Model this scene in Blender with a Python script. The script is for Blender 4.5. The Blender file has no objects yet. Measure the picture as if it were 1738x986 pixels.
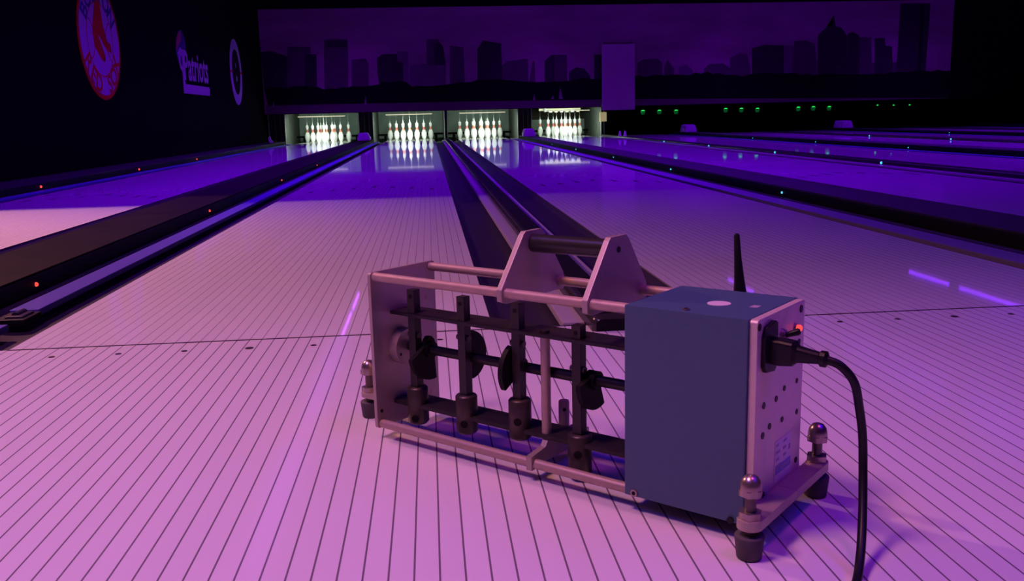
import bpy, bmesh, math, random
from mathutils import Vector, Matrix
random.seed(7)
S = bpy.context.scene
COL = S.collection
PI = math.pi

# ------------------------------------------------------------------ camera
CAM_F, YAW, PITCH, ROLL = 1545.86, 0.0862, 0.1891, -0.0243
CAM_LOC = Vector((0.3982, -2.0048, 0.4722))
cy_, sy_ = math.cos(YAW), math.sin(YAW)
f0 = Vector((sy_, cy_, 0)); r0 = Vector((cy_, -sy_, 0)); u0_ = Vector((0, 0, 1))
fw = f0 * math.cos(PITCH) - u0_ * math.sin(PITCH)
up = u0_ * math.cos(PITCH) + f0 * math.sin(PITCH)
rt = r0 * math.cos(ROLL) + up * math.sin(ROLL)
up2 = up * math.cos(ROLL) - r0 * math.sin(ROLL)
cd = bpy.data.cameras.new('camera')
cam = bpy.data.objects.new('camera', cd)
COL.objects.link(cam)
cd.sensor_fit = 'HORIZONTAL'; cd.sensor_width = 36.0
cd.lens = CAM_F / 1738 * 36.0
cd.clip_start = 0.02; cd.clip_end = 200
m = Matrix((rt, up2, -fw)).transposed().to_4x4()
m.translation = CAM_LOC
cam.matrix_world = m
S.camera = cam

# ------------------------------------------------------------------ light and exposure
S.view_settings.view_transform = 'Standard'
S.view_settings.look = 'None'
S.view_settings.gamma = 1.0
S.view_settings.use_curve_mapping = False
S.view_settings.exposure = 0.0
w = bpy.data.worlds.new('world'); S.world = w
w.use_nodes = True
w.node_tree.nodes['Background'].inputs['Color'].default_value = (0.25, 0.08, 0.75, 1)
w.node_tree.nodes['Background'].inputs['Strength'].default_value = 0.006

VIOLET = (0.185, 0.0, 1.0)
VIOLET_NEAR = (0.01, 0.0, 1.0)
WARM_LEFT = (1.0, 0.39, 0.38)
WARM_NEAR = (1.0, 0.37, 0.28)
MAGENTA_FILL = (1.0, 0.08, 0.85)
UV_NEAR = 44.0
UV_POWER = 95.0          # per overhead ultraviolet fixture
WARM_A = 830.0           # approach downlight over the left lanes
FILL_C = 60.0  # added magenta fill for the right side of the approach
WARM_B = 275.0            # approach downlight behind the machine
PIT_POWER = 32.0         # white tube light over each rack of pins

def lamp(name, kind, loc, color, energy, parent=None, **kw):
    d = bpy.data.lights.new(name, kind)
    d.color = color; d.energy = energy
    for k, v in kw.items(): setattr(d, k, v)
    o = bpy.data.objects.new(name, d); COL.objects.link(o)
    o.location = loc
    if parent: o.parent = parent
    return o

# ------------------------------------------------------------------ materials
def mat(name, col, rough=0.5, metal=0.0, spec=0.5, emit=None, estr=0.0, noise=0.0, nscale=20, bump=0.0, coat=0.0):
    mt = bpy.data.materials.new(name); mt.use_nodes = True
    nt = mt.node_tree; b = nt.nodes['Principled BSDF']
    b.inputs['Base Color'].default_value = (*col, 1)
    b.inputs['Roughness'].default_value = rough
    b.inputs['Metallic'].default_value = metal
    b.inputs['Specular IOR Level'].default_value = spec
    b.inputs['Coat Weight'].default_value = coat
    if emit:
        b.inputs['Emission Color'].default_value = (*emit, 1)
        b.inputs['Emission Strength'].default_value = estr
    if noise or bump:
        tc = nt.nodes.new('ShaderNodeTexCoord')
        nz = nt.nodes.new('ShaderNodeTexNoise'); nz.inputs['Scale'].default_value = nscale
        nz.inputs['Detail'].default_value = 5
        nt.links.new(tc.outputs['Object'], nz.inputs['Vector'])
        if noise:
            mx = nt.nodes.new('ShaderNodeMix'); mx.data_type = 'RGBA'
            mx.inputs['A'].default_value = (*[c * (1 - noise) for c in col], 1)
            mx.inputs['B'].default_value = (*[min(1, c * (1 + noise)) for c in col], 1)
            nt.links.new(nz.outputs['Fac'], mx.inputs['Factor'])
            nt.links.new(mx.outputs['Result'], b.inputs['Base Color'])
        if bump:
            bp = nt.nodes.new('ShaderNodeBump'); bp.inputs['Strength'].default_value = bump
            bp.inputs['Distance'].default_value = 0.002
            nt.links.new(nz.outputs['Fac'], bp.inputs['Height'])
            nt.links.new(bp.outputs['Normal'], b.inputs['Normal'])
    return mt

BOARD = 1.054 / 39
def board_mat(name, col, line, rough, phase, lw):
    """light lane boards with thin dark joints running along the lane"""
    mt = bpy.data.materials.new(name); mt.use_nodes = True
    nt = mt.node_tree; b = nt.nodes['Principled BSDF']; L = nt.links.new
    geo = nt.nodes.new('ShaderNodeNewGeometry')
    sep = nt.nodes.new('ShaderNodeSeparateXYZ'); L(geo.outputs['Position'], sep.inputs[0])
    def mth(op, a, bb=None, c=None):
        n = nt.nodes.new('ShaderNodeMath'); n.operation = op
        for i, v in enumerate((a, bb, c)):
            if v is None: continue
            if isinstance(v, (int, float)): n.inputs[i].default_value = v
            else: L(v, n.inputs[i])
        return n.outputs[0]
    sh = mth('ADD', sep.outputs['X'], phase + 200 * BOARD)
    dv = mth('DIVIDE', sh, BOARD)
    fr = mth('FRACT', dv)
    idx = mth('FLOOR', dv)
    d = mth('ABSOLUTE', mth('SUBTRACT', fr, 0.5))
    ln = mth('GREATER_THAN', d, 0.5 - lw / BOARD / 2)
    wn = nt.nodes.new('ShaderNodeTexWhiteNoise'); wn.noise_dimensions = '1D'
    L(idx, wn.inputs['W'])
    nz = nt.nodes.new('ShaderNodeTexNoise'); nz.inputs['Scale'].default_value = 6; nz.inputs['Detail'].default_value = 4
    L(geo.outputs['Position'], nz.inputs['Vector'])
    var = mth('ADD', mth('MULTIPLY', wn.outputs['Value'], 0.06), mth('MULTIPLY', nz.outputs['Fac'], 0.06))
    hs = nt.nodes.new('ShaderNodeMix'); hs.data_type = 'RGBA'
    hs.inputs['A'].default_value = (*col, 1)
    hs.inputs['B'].default_value = (*[c * 0.45 for c in col], 1)
    L(var, hs.inputs['Factor'])
    mx = nt.nodes.new('ShaderNodeMix'); mx.data_type = 'RGBA'
    L(ln, mx.inputs['Factor']); L(hs.outputs['Result'], mx.inputs['A'])
    mx.inputs['B'].default_value = (*line, 1)
    L(mx.outputs['Result'], b.inputs['Base Color'])
    b.inputs['Roughness'].default_value = rough
    b.inputs['Specular IOR Level'].default_value = 0.35
    return mt

M = {}
M['approach'] = board_mat('approach_boards', (0.72, 0.70, 0.72), (0.17, 0.15, 0.17), 0.12, BOARD / 2, 0.0022)
M['dot'] = mat('inlaid_dark_marker', (0.04, 0.025, 0.04), 0.5, spec=0.1)
M['gutter'] = mat('black_gutter_plastic', (0.028, 0.021, 0.036), 0.38, spec=0.25, noise=0.3, nscale=8)
M['cap_black'] = mat('black_cap_plastic', (0.007, 0.006, 0.009), 0.6, spec=0.12)
M['cap_top'] = mat('worn_dark_cap', (0.0085, 0.006, 0.0062), 0.75, spec=0.06, noise=0.95, nscale=3.5)
M['cap_dark'] = mat('dark_cap_top', (0.028, 0.022, 0.03), 0.5, spec=0.25, noise=0.6, nscale=5)
M['rail'] = mat('pale_bumper_rail', (0.36, 0.32, 0.36), 0.4, spec=0.3)
M['rail_blue'] = mat('blue_bumper_rail', (0.075, 0.055, 0.33), 0.4, spec=0.25)
M['rail_violet'] = mat('violet_bumper_rail', (0.20, 0.15, 0.30), 0.4, spec=0.3)
M['chrome'] = mat('polished_dark_rail', (0.07, 0.062, 0.066), 0.22, metal=0.6)
M['wall_navy'] = mat('dark_navy_paint', (0.0016, 0.0010, 0.0022), 0.9, spec=0.03)
M['black'] = mat('matte_black', (0.004, 0.004, 0.005), 0.9, spec=0.05)
M['ceiling'] = mat('black_ceiling', (0.02, 0.02, 0.03), 0.9)
M['alu'] = mat('brushed_aluminium', (0.47, 0.41, 0.33), 0.48, metal=0.55, noise=0.06, nscale=90)
M['alu_lit'] = mat('lit_brushed_aluminium', (0.74, 0.66, 0.54), 0.45, metal=0.35, noise=0.06, nscale=90)  # lighter copy of alu, paints in the light on the right plate
M['alu_rod'] = mat('turned_aluminium_rod', (0.50, 0.39, 0.30), 0.5, metal=0.4, noise=0.10, nscale=120)
M['dark_steel'] = mat('blackened_steel', (0.026, 0.021, 0.020), 0.45, metal=0.2, noise=0.2, nscale=60)
M['hammer'] = mat('oiled_dark_steel', (0.085, 0.068, 0.06), 0.4, metal=0.6, noise=0.35, nscale=70)
M['black_plastic'] = mat('black_plastic', (0.009, 0.008, 0.010), 0.42, spec=0.3)
M['grip'] = mat('black_rubber_grip', (0.025, 0.023, 0.022), 0.33)
M['cam'] = mat('black_cam_steel', (0.006, 0.005, 0.006), 0.6, spec=0.2)
M['steel'] = mat('bright_steel', (0.42, 0.35, 0.31), 0.3, metal=0.85)
M['stud'] = mat('dark_thread', (0.16, 0.13, 0.12), 0.4, metal=0.8, bump=0.3, nscale=300)
M['rubber'] = mat('grey_rubber', (0.07, 0.06, 0.065), 0.7, noise=0.2, nscale=60)
M['blue'] = mat('slate_blue_paint', (0.062, 0.128, 0.190), 0.40, noise=0.05, nscale=140)
M['paper'] = mat('white_sticker', (0.72, 0.68, 0.66), 0.5)
M['print_and_glint'] = mat('grey_print_and_glint', (0.38, 0.34, 0.42), 0.6)
M['label_blue'] = mat('blue_label_band', (0.22, 0.22, 0.62), 0.5)
M['red_led'] = mat('red_led', (0.5, 0.02, 0.02), 0.3, emit=(1.0, 0.06, 0.05), estr=1.5)
M['cyan_led'] = mat('cyan_led', (0.02, 0.3, 0.5), 0.3, emit=(0.10, 0.62, 1.0), estr=1.3)
M['green_led'] = mat('green_led', (0.02, 0.4, 0.05), 0.3, emit=(0.02, 1.0, 0.10), estr=1.1)
M['green_glow'] = mat('green_glow', (0.0, 0.2, 0.02), 0.4, emit=(0.0, 1.0, 0.06), estr=0.05)
M['pin'] = mat('white_pin', (0.82, 0.84, 0.82), 0.25, coat=0.3)
M['pin_red'] = mat('red_pin_band', (0.72, 0.20, 0.15), 0.3)
M['string'] = mat('pale_string_cap', (0.5, 0.58, 0.5), 0.5)
M['curtain'] = mat('grey_green_curtain', (0.19, 0.25, 0.22), 0.8, noise=0.35, nscale=4)
M['kick'] = mat('grey_kickback', (0.075, 0.088, 0.075), 0.7, spec=0.1, noise=0.3, nscale=6)
M['kick_edge'] = mat('pale_edge_strip', (0.40, 0.42, 0.33), 0.6, spec=0.2)
M['post'] = mat('dark_brown_post', (0.028, 0.024, 0.016), 0.8, spec=0.1)
M['ivory'] = mat('ivory_fixture', (0.75, 0.7, 0.5), 0.5)
M['yellow_box'] = mat('self_lit_yellow_plastic', (0.62, 0.52, 0.25), 0.5, emit=(0.9, 0.75, 0.35), estr=0.30)  # emission added so the box reads yellow under violet light
M['hood'] = mat('glossy_violet_hood', (0.7, 0.3, 0.75), 0.4)
M['white_fit'] = mat('white_fitting', (0.85, 0.85, 0.85), 0.3)
M['card'] = mat('white_hanging_panel', (0.50, 0.60, 0.36), 0.6)
M['uv_tube'] = mat('ultraviolet_tube', (0.3, 0.1, 0.6), 0.3, emit=(0.45, 0.08, 1.0), estr=2.0)
M['pin_tube'] = mat('pin_light_tube', (0.8, 0.8, 0.6), 0.4, emit=(0.9, 0.85, 0.55), estr=0.9)
M['uv_tube_bright'] = mat('bright_ultraviolet_tube', (0.3, 0.1, 0.6), 0.3, emit=(0.45, 0.08, 1.0), estr=5.0)
M['lamp_lens'] = mat('warm_lamp_lens', (0.8, 0.6, 0.5), 0.3, emit=(1.0, 0.6, 0.4), estr=3.0)
# mural print
def sky_mat():
    mt = mat('mural_sky_print', (0.16, 0.13, 0.17), 0.75, spec=0.02)
    nt = mt.node_tree; b = nt.nodes['Principled BSDF']
    tc = nt.nodes.new('ShaderNodeTexCoord'); mp = nt.nodes.new('ShaderNodeMapping')
    mp.inputs['Scale'].default_value = (0.35, 1, 1.3)
    nz = nt.nodes.new('ShaderNodeTexNoise'); nz.inputs['Scale'].default_value = 1.6; nz.inputs['Detail'].default_value = 6
    cr = nt.nodes.new('ShaderNodeValToRGB')
    cr.color_ramp.elements[0].position = 0.3; cr.color_ramp.elements[0].color = (0.235, 0.17, 0.14, 1)
    cr.color_ramp.elements[1].position = 0.72; cr.color_ramp.elements[1].color = (0.40, 0.31, 0.25, 1)
    nt.links.new(tc.outputs['Object'], mp.inputs[0]); nt.links.new(mp.outputs[0], nz.inputs['Vector'])
    nt.links.new(nz.outputs['Fac'], cr.inputs[0]); nt.links.new(cr.outputs[0], b.inputs['Base Color'])
    return mt
M['m_sky'] = sky_mat()
M['m_b1'] = mat('mural_building_print', (0.0960, 0.0600, 0.0680), 0.75, spec=0.02, noise=0.25, nscale=6)
M['m_b2'] = mat('mural_dark_building_print', (0.0448, 0.0293, 0.0345), 0.75, spec=0.02, noise=0.25, nscale=6)
M['m_b3'] = mat('mural_pale_building_print', (0.1561, 0.1010, 0.1193), 0.75, spec=0.02, noise=0.25, nscale=6)
M['m_b4'] = mat('mural_stripe_print', (0.0210, 0.0150, 0.0180), 0.75, spec=0.02)
M['m_tree'] = mat('mural_tree_print', (0.0090, 0.0060, 0.0080), 0.8, spec=0.02, noise=0.4, nscale=5)
M['m_water'] = mat('mural_water_print', (0.1248, 0.0749, 0.0832), 0.75, spec=0.02)
M['m_sail'] = mat('mural_sail_print', (0.2340, 0.1820, 0.1820), 0.75, spec=0.02)
M['l_white'] = mat('logo_white_vinyl', (0.36, 0.34, 0.36), 0.6, spec=0.04)
M['l_red'] = mat('logo_red_vinyl', (0.40, 0.01, 0.012), 0.6, spec=0.04)
M['l_navy'] = mat('logo_navy_vinyl', (0.05, 0.03, 0.12), 0.6, spec=0.04)
M['l_dark'] = mat('logo_black_vinyl', (0.003, 0.0025, 0.004), 0.6, spec=0.04)
M['l_pink'] = mat('logo_red_face_vinyl', (0.35, 0.05, 0.10), 0.6, spec=0.04)

# ------------------------------------------------------------------ mesh helpers
class MB:
    def __init__(self):
        self.v = []; self.f = []; self.mi = []; self.sm = []; self.mats = []
    def _m(self, m):
        if m not in self.mats: self.mats.append(m)
        return self.mats.index(m)
    def add(self, vs, fs, m, smooth=False):
        o = len(self.v); k = self._m(m)
        self.v += [tuple(x) for x in vs]
        for f in fs:
            self.f.append([i + o for i in f]); self.mi.append(k); self.sm.append(smooth)
    def box(self, lo, hi, m, bev=0.0):
        if bev > 0:
            x0, y0, z0 = lo; x1, y1, z1 = hi
            bm = bmesh.new()
            r = bmesh.ops.create_cube(bm, size=1)
            for v in bm.verts:
                v.co = Vector(((x0 + x1) / 2 + v.co.x * (x1 - x0), (y0 + y1) / 2 + v.co.y * (y1 - y0), (z0 + z1) / 2 + v.co.z * (z1 - z0)))
            bmesh.ops.bevel(bm, geom=list(bm.edges), offset=bev, segments=2, profile=0.7, affect='EDGES')
            self.bm(bm, m); return
        x0, y0, z0 = lo; x1, y1, z1 = hi
        vs = [(x0, y0, z0), (x1, y0, z0), (x1, y1, z0), (x0, y1, z0), (x0, y0, z1), (x1, y0, z1), (x1, y1, z1), (x0, y1, z1)]
        self.add(vs, [(3, 2, 1, 0), (4, 5, 6, 7), (0, 1, 5, 4), (1, 2, 6, 5), (2, 3, 7, 6), (3, 0, 4, 7)], m)
    def bm(self, bm, m, smooth=False):
        bm.verts.index_update()
        self.add([v.co[:] for v in bm.verts], [[v.index for v in f.verts] for f in bm.faces], m, smooth)
        bm.free()
    def tube(self, a, b, r, m, r2=None, n=20, caps=True):
        self.path([a, b], [r, r if r2 is None else r2], m, n, caps)
    def path(self, pts, rs, m, n=16, caps=True):
        pts = [Vector(p) for p in pts]
        if not isinstance(rs, (list, tuple)): rs = [rs] * len(pts)
        vs = []; prev = None
        for i, p in enumerate(pts):
            t = (pts[min(i + 1, len(pts) - 1)] - pts[max(i - 1, 0)]).normalized()
            if prev is None:
                s = t.orthogonal().normalized()
            else:
                s = (prev - t * prev.dot(t)).normalized()
            prev = s; q = t.cross(s)
            for k in range(n):
                a = 2 * PI * k / n
                vs.append(p + (s * math.cos(a) + q * math.sin(a)) * rs[i])
        fs = []
        for i in range(len(pts) - 1):
            for k in range(n):
                fs.append((i * n + k, i * n + (k + 1) % n, (i + 1) * n + (k + 1) % n, (i + 1) * n + k))
        self.add(vs, fs, m, True)
        if caps:
            self.add(vs[:n], [list(range(n))[::-1]], m)
            self.add(vs[-n:], [list(range(n))], m)
    def lathe(self, prof, m, c=(0, 0, 0), n=28, mfun=None):
        vs = []
        for r, z in prof:
            for k in range(n):
                a = 2 * PI * k / n
                vs.append((c[0] + r * math.cos(a), c[1] + r * math.sin(a), c[2] + z))
        if mfun is None:
            fs = [(i * n + k, i * n + (k + 1) % n, (i + 1) * n + (k + 1) % n, (i + 1) * n + k) for i in range(len(prof) - 1) for k in range(n)]
            self.add(vs, fs, m, True)
        else:
            for i in range(len(prof) - 1):
                mm = mfun((prof[i][1] + prof[i + 1][1]) / 2)
                o = vs[i * n:(i + 2) * n]
                self.add(o, [(k, (k + 1) % n, n + (k + 1) % n, n + k) for k in range(n)], mm, True)
        self.add(vs[:n], [list(range(n))[::-1]], m); self.add(vs[-n:], [list(range(n))], m)
    def prism(self, poly, axis, a, b, m, bev=0.0):
        """extrude a 2D polygon along axis ('x','y','z') from a to b"""
        def P(p, t):
            return {'x': (t, p[0], p[1]), 'y': (p[0], t, p[1]), 'z': (p[0], p[1], t)}[axis]
        n = len(poly)
        bm = bmesh.new()
        v0 = [bm.verts.new(P(p, a)) for p in poly]; v1 = [bm.verts.new(P(p, b)) for p in poly]
        f = [bm.faces.new(v0), bm.faces.new(v1)]
        for i in range(n): bm.faces.new((v0[i], v0[(i + 1) % n], v1[(i + 1) % n], v1[i]))
        bmesh.ops.recalc_face_normals(bm, faces=list(bm.faces))
        if bev > 0:
            bmesh.ops.bevel(bm, geom=list(bm.edges), offset=bev, segments=2, profile=0.7, affect='EDGES')
        big = [ff for ff in bm.faces if len(ff.verts) > 4]
        if big: bmesh.ops.triangulate(bm, faces=big)
        self.bm(bm, m)
    def strip(self, prof, y0, y1, m, smooth=True):
        """open cross-section (x, z) swept along y"""
        n = len(prof)
        vs = [(x, y0, z) for x, z in prof] + [(x, y1, z) for x, z in prof]
        self.add(vs, [(i, i + 1, n + i + 1, n + i) for i in range(n - 1)], m, smooth)
    def sphere(self, c, r, m, seg=12, sc=(1, 1, 1)):
        bm = bmesh.new(); bmesh.ops.create_uvsphere(bm, u_segments=seg, v_segments=max(6, seg // 2), radius=r)
        for v in bm.verts: v.co = Vector((v.co.x * sc[0] + c[0], v.co.y * sc[1] + c[1], v.co.z * sc[2] + c[2]))
        self.bm(bm, m, True)
    def xf(self, mtx):
        self.v = [tuple(mtx @ Vector(v)) for v in self.v]; return self
    def build(self, name, parent=None, loc=(0, 0, 0), label=None, cat=None, group=None, kind=None):
        me = bpy.data.meshes.new(name)
        me.from_pydata(self.v, [], self.f)
        for mm in self.mats: me.materials.append(M[mm])
        me.polygons.foreach_set('material_index', self.mi)
        me.polygons.foreach_set('use_smooth', self.sm)
        me.update()
        o = bpy.data.objects.new(name, me); COL.objects.link(o)
        o.location = loc
        if parent: o.parent = parent
        tag(o, label, cat, group, kind)
        return o

def tag(o, label=None, cat=None, group=None, kind=None):
    if label: o['label'] = label
    if cat: o['category'] = cat
    if group: o['group'] = group
    if kind: o['kind'] = kind
    return o

def empty(name, loc=(0, 0, 0), rz=0.0, label=None, cat=None, group=None):
    o = bpy.data.objects.new(name, None); COL.objects.link(o)
    o.location = loc; o.rotation_euler = (0, 0, rz); o.empty_display_size = 0.05
    return tag(o, label, cat, group)

def copy_tree(o, parent=None):
    c = o.copy(); COL.objects.link(c)
    if parent: c.parent = parent
    for ch in list(o.children): copy_tree(ch, c)
    return c

def circle(cx, cy, rx, ry=None, n=40, a0=0.0, a1=2 * PI):
    ry = rx if ry is None else ry
    full = abs(a1 - a0 - 2 * PI) < 1e-6
    k = n if full else n + 1
    return [(cx + rx * math.cos(a0 + (a1 - a0) * i / n), cy + ry * math.sin(a0 + (a1 - a0) * i / n)) for i in range(k)]

# ================================================================== the place
H = 0.527                                   # half a lane
PAIR, ALT = 1.844, 1.574                    # lane pitch across a wide divider / a narrow one
LANES = [-PAIR, 0.0]
for k in range(8): LANES.append(LANES[-1] + (ALT if k % 2 == 0 else PAIR))
NAMES = ['leftmost', 'second', 'third', 'fourth', 'fifth', 'sixth', 'seventh', 'eighth', 'ninth', 'tenth']
XL, XR = -3.02, 15.4
YF = 19.15                                  # end of the lane surface
MURAL_Y = 17.6

# ---- approach floor with foul line and guide dots
g = MB()
g.box((XL, -5.0, -0.12), (XR, 0.0, 0.0), 'approach')
g.box((-H, -0.0035, -0.002), (XR, 0.0025, 0.0008), 'dot')
for li, lx in enumerate(LANES):
    for k in range(-3, 4):
        r = 0.0090 if k == 0 else 0.0066
        g.add([(lx + k * 5 * BOARD + r * math.cos(a * PI / 8), -0.078 + r * math.sin(a * PI / 8), 0.0008) for a in range(16)], [list(range(16))], 'dot')
g.build('floor', kind='structure')

# ---- room shell
g = MB(); g.box((XL - 0.2, -5.0, -0.3), (XL, 23.0, 3.4), 'wall_navy'); g.build('wall_left', kind='structure')
g = MB(); g.box((XR, -5.0, -0.3), (XR + 0.2, 23.0, 3.4), 'wall_navy'); g.build('wall_right', kind='structure')
g = MB(); g.box((XL - 0.2, 22.8, -0.3), (XR + 0.2, 23.0, 3.4), 'black'); g.build('wall_back', kind='structure')
g = MB(); g.box((XL - 0.2, -5.0, 3.4), (XR + 0.2, 23.0, 3.6), 'ceiling'); g.build('ceiling', kind='structure')
g = MB(); g.box((XL, 0.0, -0.30), (XR, 22.8, -0.16), 'black'); g.build('floor_under_lanes', kind='structure')
SOF_Y, SOF_Z = 2.50, 2.45
g = MB(); g.box((XL, SOF_Y, SOF_Z), (XR, SOF_Y + 0.06, 3.4), 'ceiling'); g.build('trim_1', kind='structure')
# header wall over the pins, to the right of and above the printed mural
g = MB()
g.box((XL, MURAL_Y + 0.02, 0.62), (XR, MURAL_Y + 0.14, 3.4), 'black')
g.build('wall_front_header', kind='structure')

# ---- lanes
for li, lx in enumerate(LANES):
    key = 'lane%d' % li
    M[key] = board_mat('lane_boards_%s' % NAMES[li], (0.72, 0.70, 0.72), (0.24, 0.21, 0.24), 0.035, BOARD / 2 - lx, 0.0016)
    g = MB()
    g.box((lx - H, 0.003, -0.10), (lx + H, YF, 0.0), key)
    for k in range(-3, 4):                   # inlaid arrows
        ax, ay = lx + k * 5 * BOARD, 4.61 - 0.115 * abs(k)
        g.add([(ax - 0.021, ay - 0.09, 0.0006), (ax + 0.021, ay - 0.09, 0.0006), (ax, ay + 0.09, 0.0006)], [(0, 1, 2)], 'dot')
    lab = {0: 'leftmost lane, running beside the dark wall with the round red sports emblem',
           1: 'lane left of the narrow divider, running straight up to the second rack of pins',
           2: 'lane right of the narrow divider, passing behind the blue box to the third rack',
           3: 'lane leading up to the fourth rack of pins, just left of the first dark lane'}.get(
           li, 'dark violet lane with no lit pins, %s lane counted from the left wall' % NAMES[li])
    g.build('bowling_lane', label=lab, cat='bowling lane', group='bowling lanes')

# ---- gutters (half-round channels)
def gutter_prof(x0, sgn):
    pr = [(x0, -0.004), (x0 + sgn * 0.003, -0.009)]
    for i in range(0, 13):
        a = PI + PI * i / 12
        pr.append((x0 + sgn * (0.117 + 0.111 * math.cos(a)), -0.010 + 0.030 * math.sin(a)))
    pr += [(x0 + sgn * 0.231, -0.009), (x0 + sgn * 0.235, -0.004)]
    return pr
def gutter(x0, sgn, lab):
    g = MB()
    pr = gutter_prof(x0, sgn)
    g.strip(pr, 0.003, 17.98, 'gutter')
    under = [(pr[0][0], -0.1), (pr[-1][0], -0.1)]
    n = len(pr)
    g.add([(x, 0.003, z) for x, z in pr] + [(under[1][0], 0.003, -0.1), (under[0][0], 0.003, -0.1)], [list(range(n + 2))], 'gutter')
    g.build('lane_gutter', label=lab, cat='gutter', group='lane gutters')
for li, lx in enumerate(LANES):
    for sgn, side in ((-1, 'left'), (1, 'right')):
        lab = 'dark gutter along the %s edge of the %s lane from the left wall' % (side, NAMES[li])
        if li == 0: lab = 'dark gutter along the %s edge of the lane nearest the left wall' % side
        gutter(lx + sgn * H, sgn, lab)

# ---- bumper rails lying over the outer half of the gutters
def rail(x_in, x_out, ztop, segs, lab, mm='rail'):
    lo, hi = min(x_in, x_out), max(x_in, x_out)
    e = empty('bumper_rail', (lo, segs[0][0], ztop), label=lab, cat='bumper rail', group='bumper rails')
    for k, (y0, y1) in enumerate(segs):
        g = MB(); g.box((0, y0 - segs[0][0], -0.018), (hi - lo, y1 - segs[0][0], 0), mm, bev=0.004)
        g.build('rail_section', parent=e)
    return e
for li, lx in enumerate(LANES):
    for sgn, side in ((-1, 'left'), (1, 'right')):
        wide = (li % 2 == 0) == (sgn == 1)
        # lanes 0|1, 2|3 ... share a wide divider on 0's right and 1's left
        a, b = (0.120, 0.196) if wide or li == 0 else (0.163, 0.215)
        if li == 2 and sgn == 1: a, b = 0.062, 0.172
        segs = [(0.60, 17.9)] if (wide or li == 0) else [(0.03, 17.9)]
        if li == 1 and sgn == -1:
            segs = [(0.02, 0.28), (0.46, 17.9)]
        if li == 2 and sgn == 1: segs = [(0.03, 17.9)]
        lab = '%s bumper rail over the %s gutter of the %s lane from the left wall' % ('blue' if wide else 'pale', side, NAMES[li])
        if li == 0: lab = 'blue bumper rail over the %s gutter of the lane nearest the left wall' % side
        if li == 1 and sgn == -1: lab = 'long violet bumper rail at lower left with a dark hinge bracket near its end'
        if li == 2 and sgn == 1: lab = 'violet bumper rail on the right side of the lane behind the blue box'
        e = rail(lx + sgn * (H + a), lx + sgn * (H + b), 0.0, segs, lab, 'rail_violet' if (li == 2 and sgn == 1) else ('rail_blue' if wide or li == 0 else 'rail'))
        if li == 1 and sgn == -1:
            g = MB()
            g.box((0.004, 0.33, -0.021), (0.084, 0.436, -0.004), 'cap_black', bev=0.006)
            g.box((0.028, 0.345, -0.018), (0.074, 0.42, 0.002), 'gutter', bev=0.008)
            g.tube((0.050, 0.36, 0.0), (0.050, 0.41, 0.0), 0.010, 'gutter')
            g.build('hinge_bracket', parent=e)

# ---- dividers
def led_mesh(mb, c, m, r):
    mb.sphere(c, r, m, 10)
def wide_divider(x0, x1, leds, lab, top='cap_dark'):
    """raised cap with a dark side wall; leds: list of (side, y, material)"""
    e = empty('lane_divider', (x0, 0.003, 0), label=lab, cat='lane divider', group='raised dividers between pairs of lanes')
    w_ = x1 - x0
    g = MB()
    g.box((0.0, 0, -0.1), (w_, 17.975 - 0.003, 0.044), 'cap_black', bev=0.003)
    g.build('side_walls', parent=e)
    g = MB(); g.box((0.004, 0.0, 0.044), (w_ - 0.004, 17.975 - 0.003, 0.052), top, bev=0.003)
    g.build('cap', parent=e)
    for side, y, mm in leds:
        g = MB(); led_mesh(g, (0, 0, 0), mm, 0.0068)
        g.build('indicator_light', parent=e, loc=(w_ + 0.001 if side > 0 else -0.001, y, 0.019))
    return e
YL = [0.748, 2.926, 5.357, 7.7, 10.1, 12.5]
YC = [0.55, 2.914, 5.279, 7.606, 10.1, 12.5]
wide_divider(LANES[0] + H + 0.244, LANES[1] - H - 0.244, [(1, y, 'red_led') for y in YL[:4]], 'wide worn dark divider with red lights, between the leftmost lane and the next', 'cap_top')
for i in (2, 4, 6, 8):
    x0, x1 = LANES[i] + H + 0.244, LANES[i + 1] - H - 0.244
    wide_divider(x0, x1, [(-1, y, 'cyan_led') for y in (YC if i == 2 else [5.3, 7.9, 10.4, 12.9])],
                 {2: 'wide black divider with cyan lights, right of the lane behind the blue box'}.get(i, 'wide dark divider with cyan lights between the %s and %s lanes' % (NAMES[i], NAMES[i + 1])))
# cap beside the left wall
e = empty('lane_divider', (XL + 0.001, 0.003, 0), label='dark ledge with red lights between the leftmost lane and the left wall', cat='lane divider', group='raised dividers between pairs of lanes')
xw = LANES[0] - H - 0.246 - XL - 0.001
g = MB(); g.box((0, 0, -0.1), (xw, 17.975 - 0.003, 0.044), 'cap_black', bev=0.003); g.build('side_walls', parent=e)
g = MB(); g.box((0, 0, 0.044), (xw - 0.004, 17.975 - 0.003, 0.052), 'cap_dark', bev=0.003); g.build('cap', parent=e)
for y in (5.397, 7.856, 10.28):
    g = MB(); led_mesh(g, (0, 0, 0), 'red_led', 0.0105); g.build('indicator_light', parent=e, loc=(xw + 0.001, y, 0.021))

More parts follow.
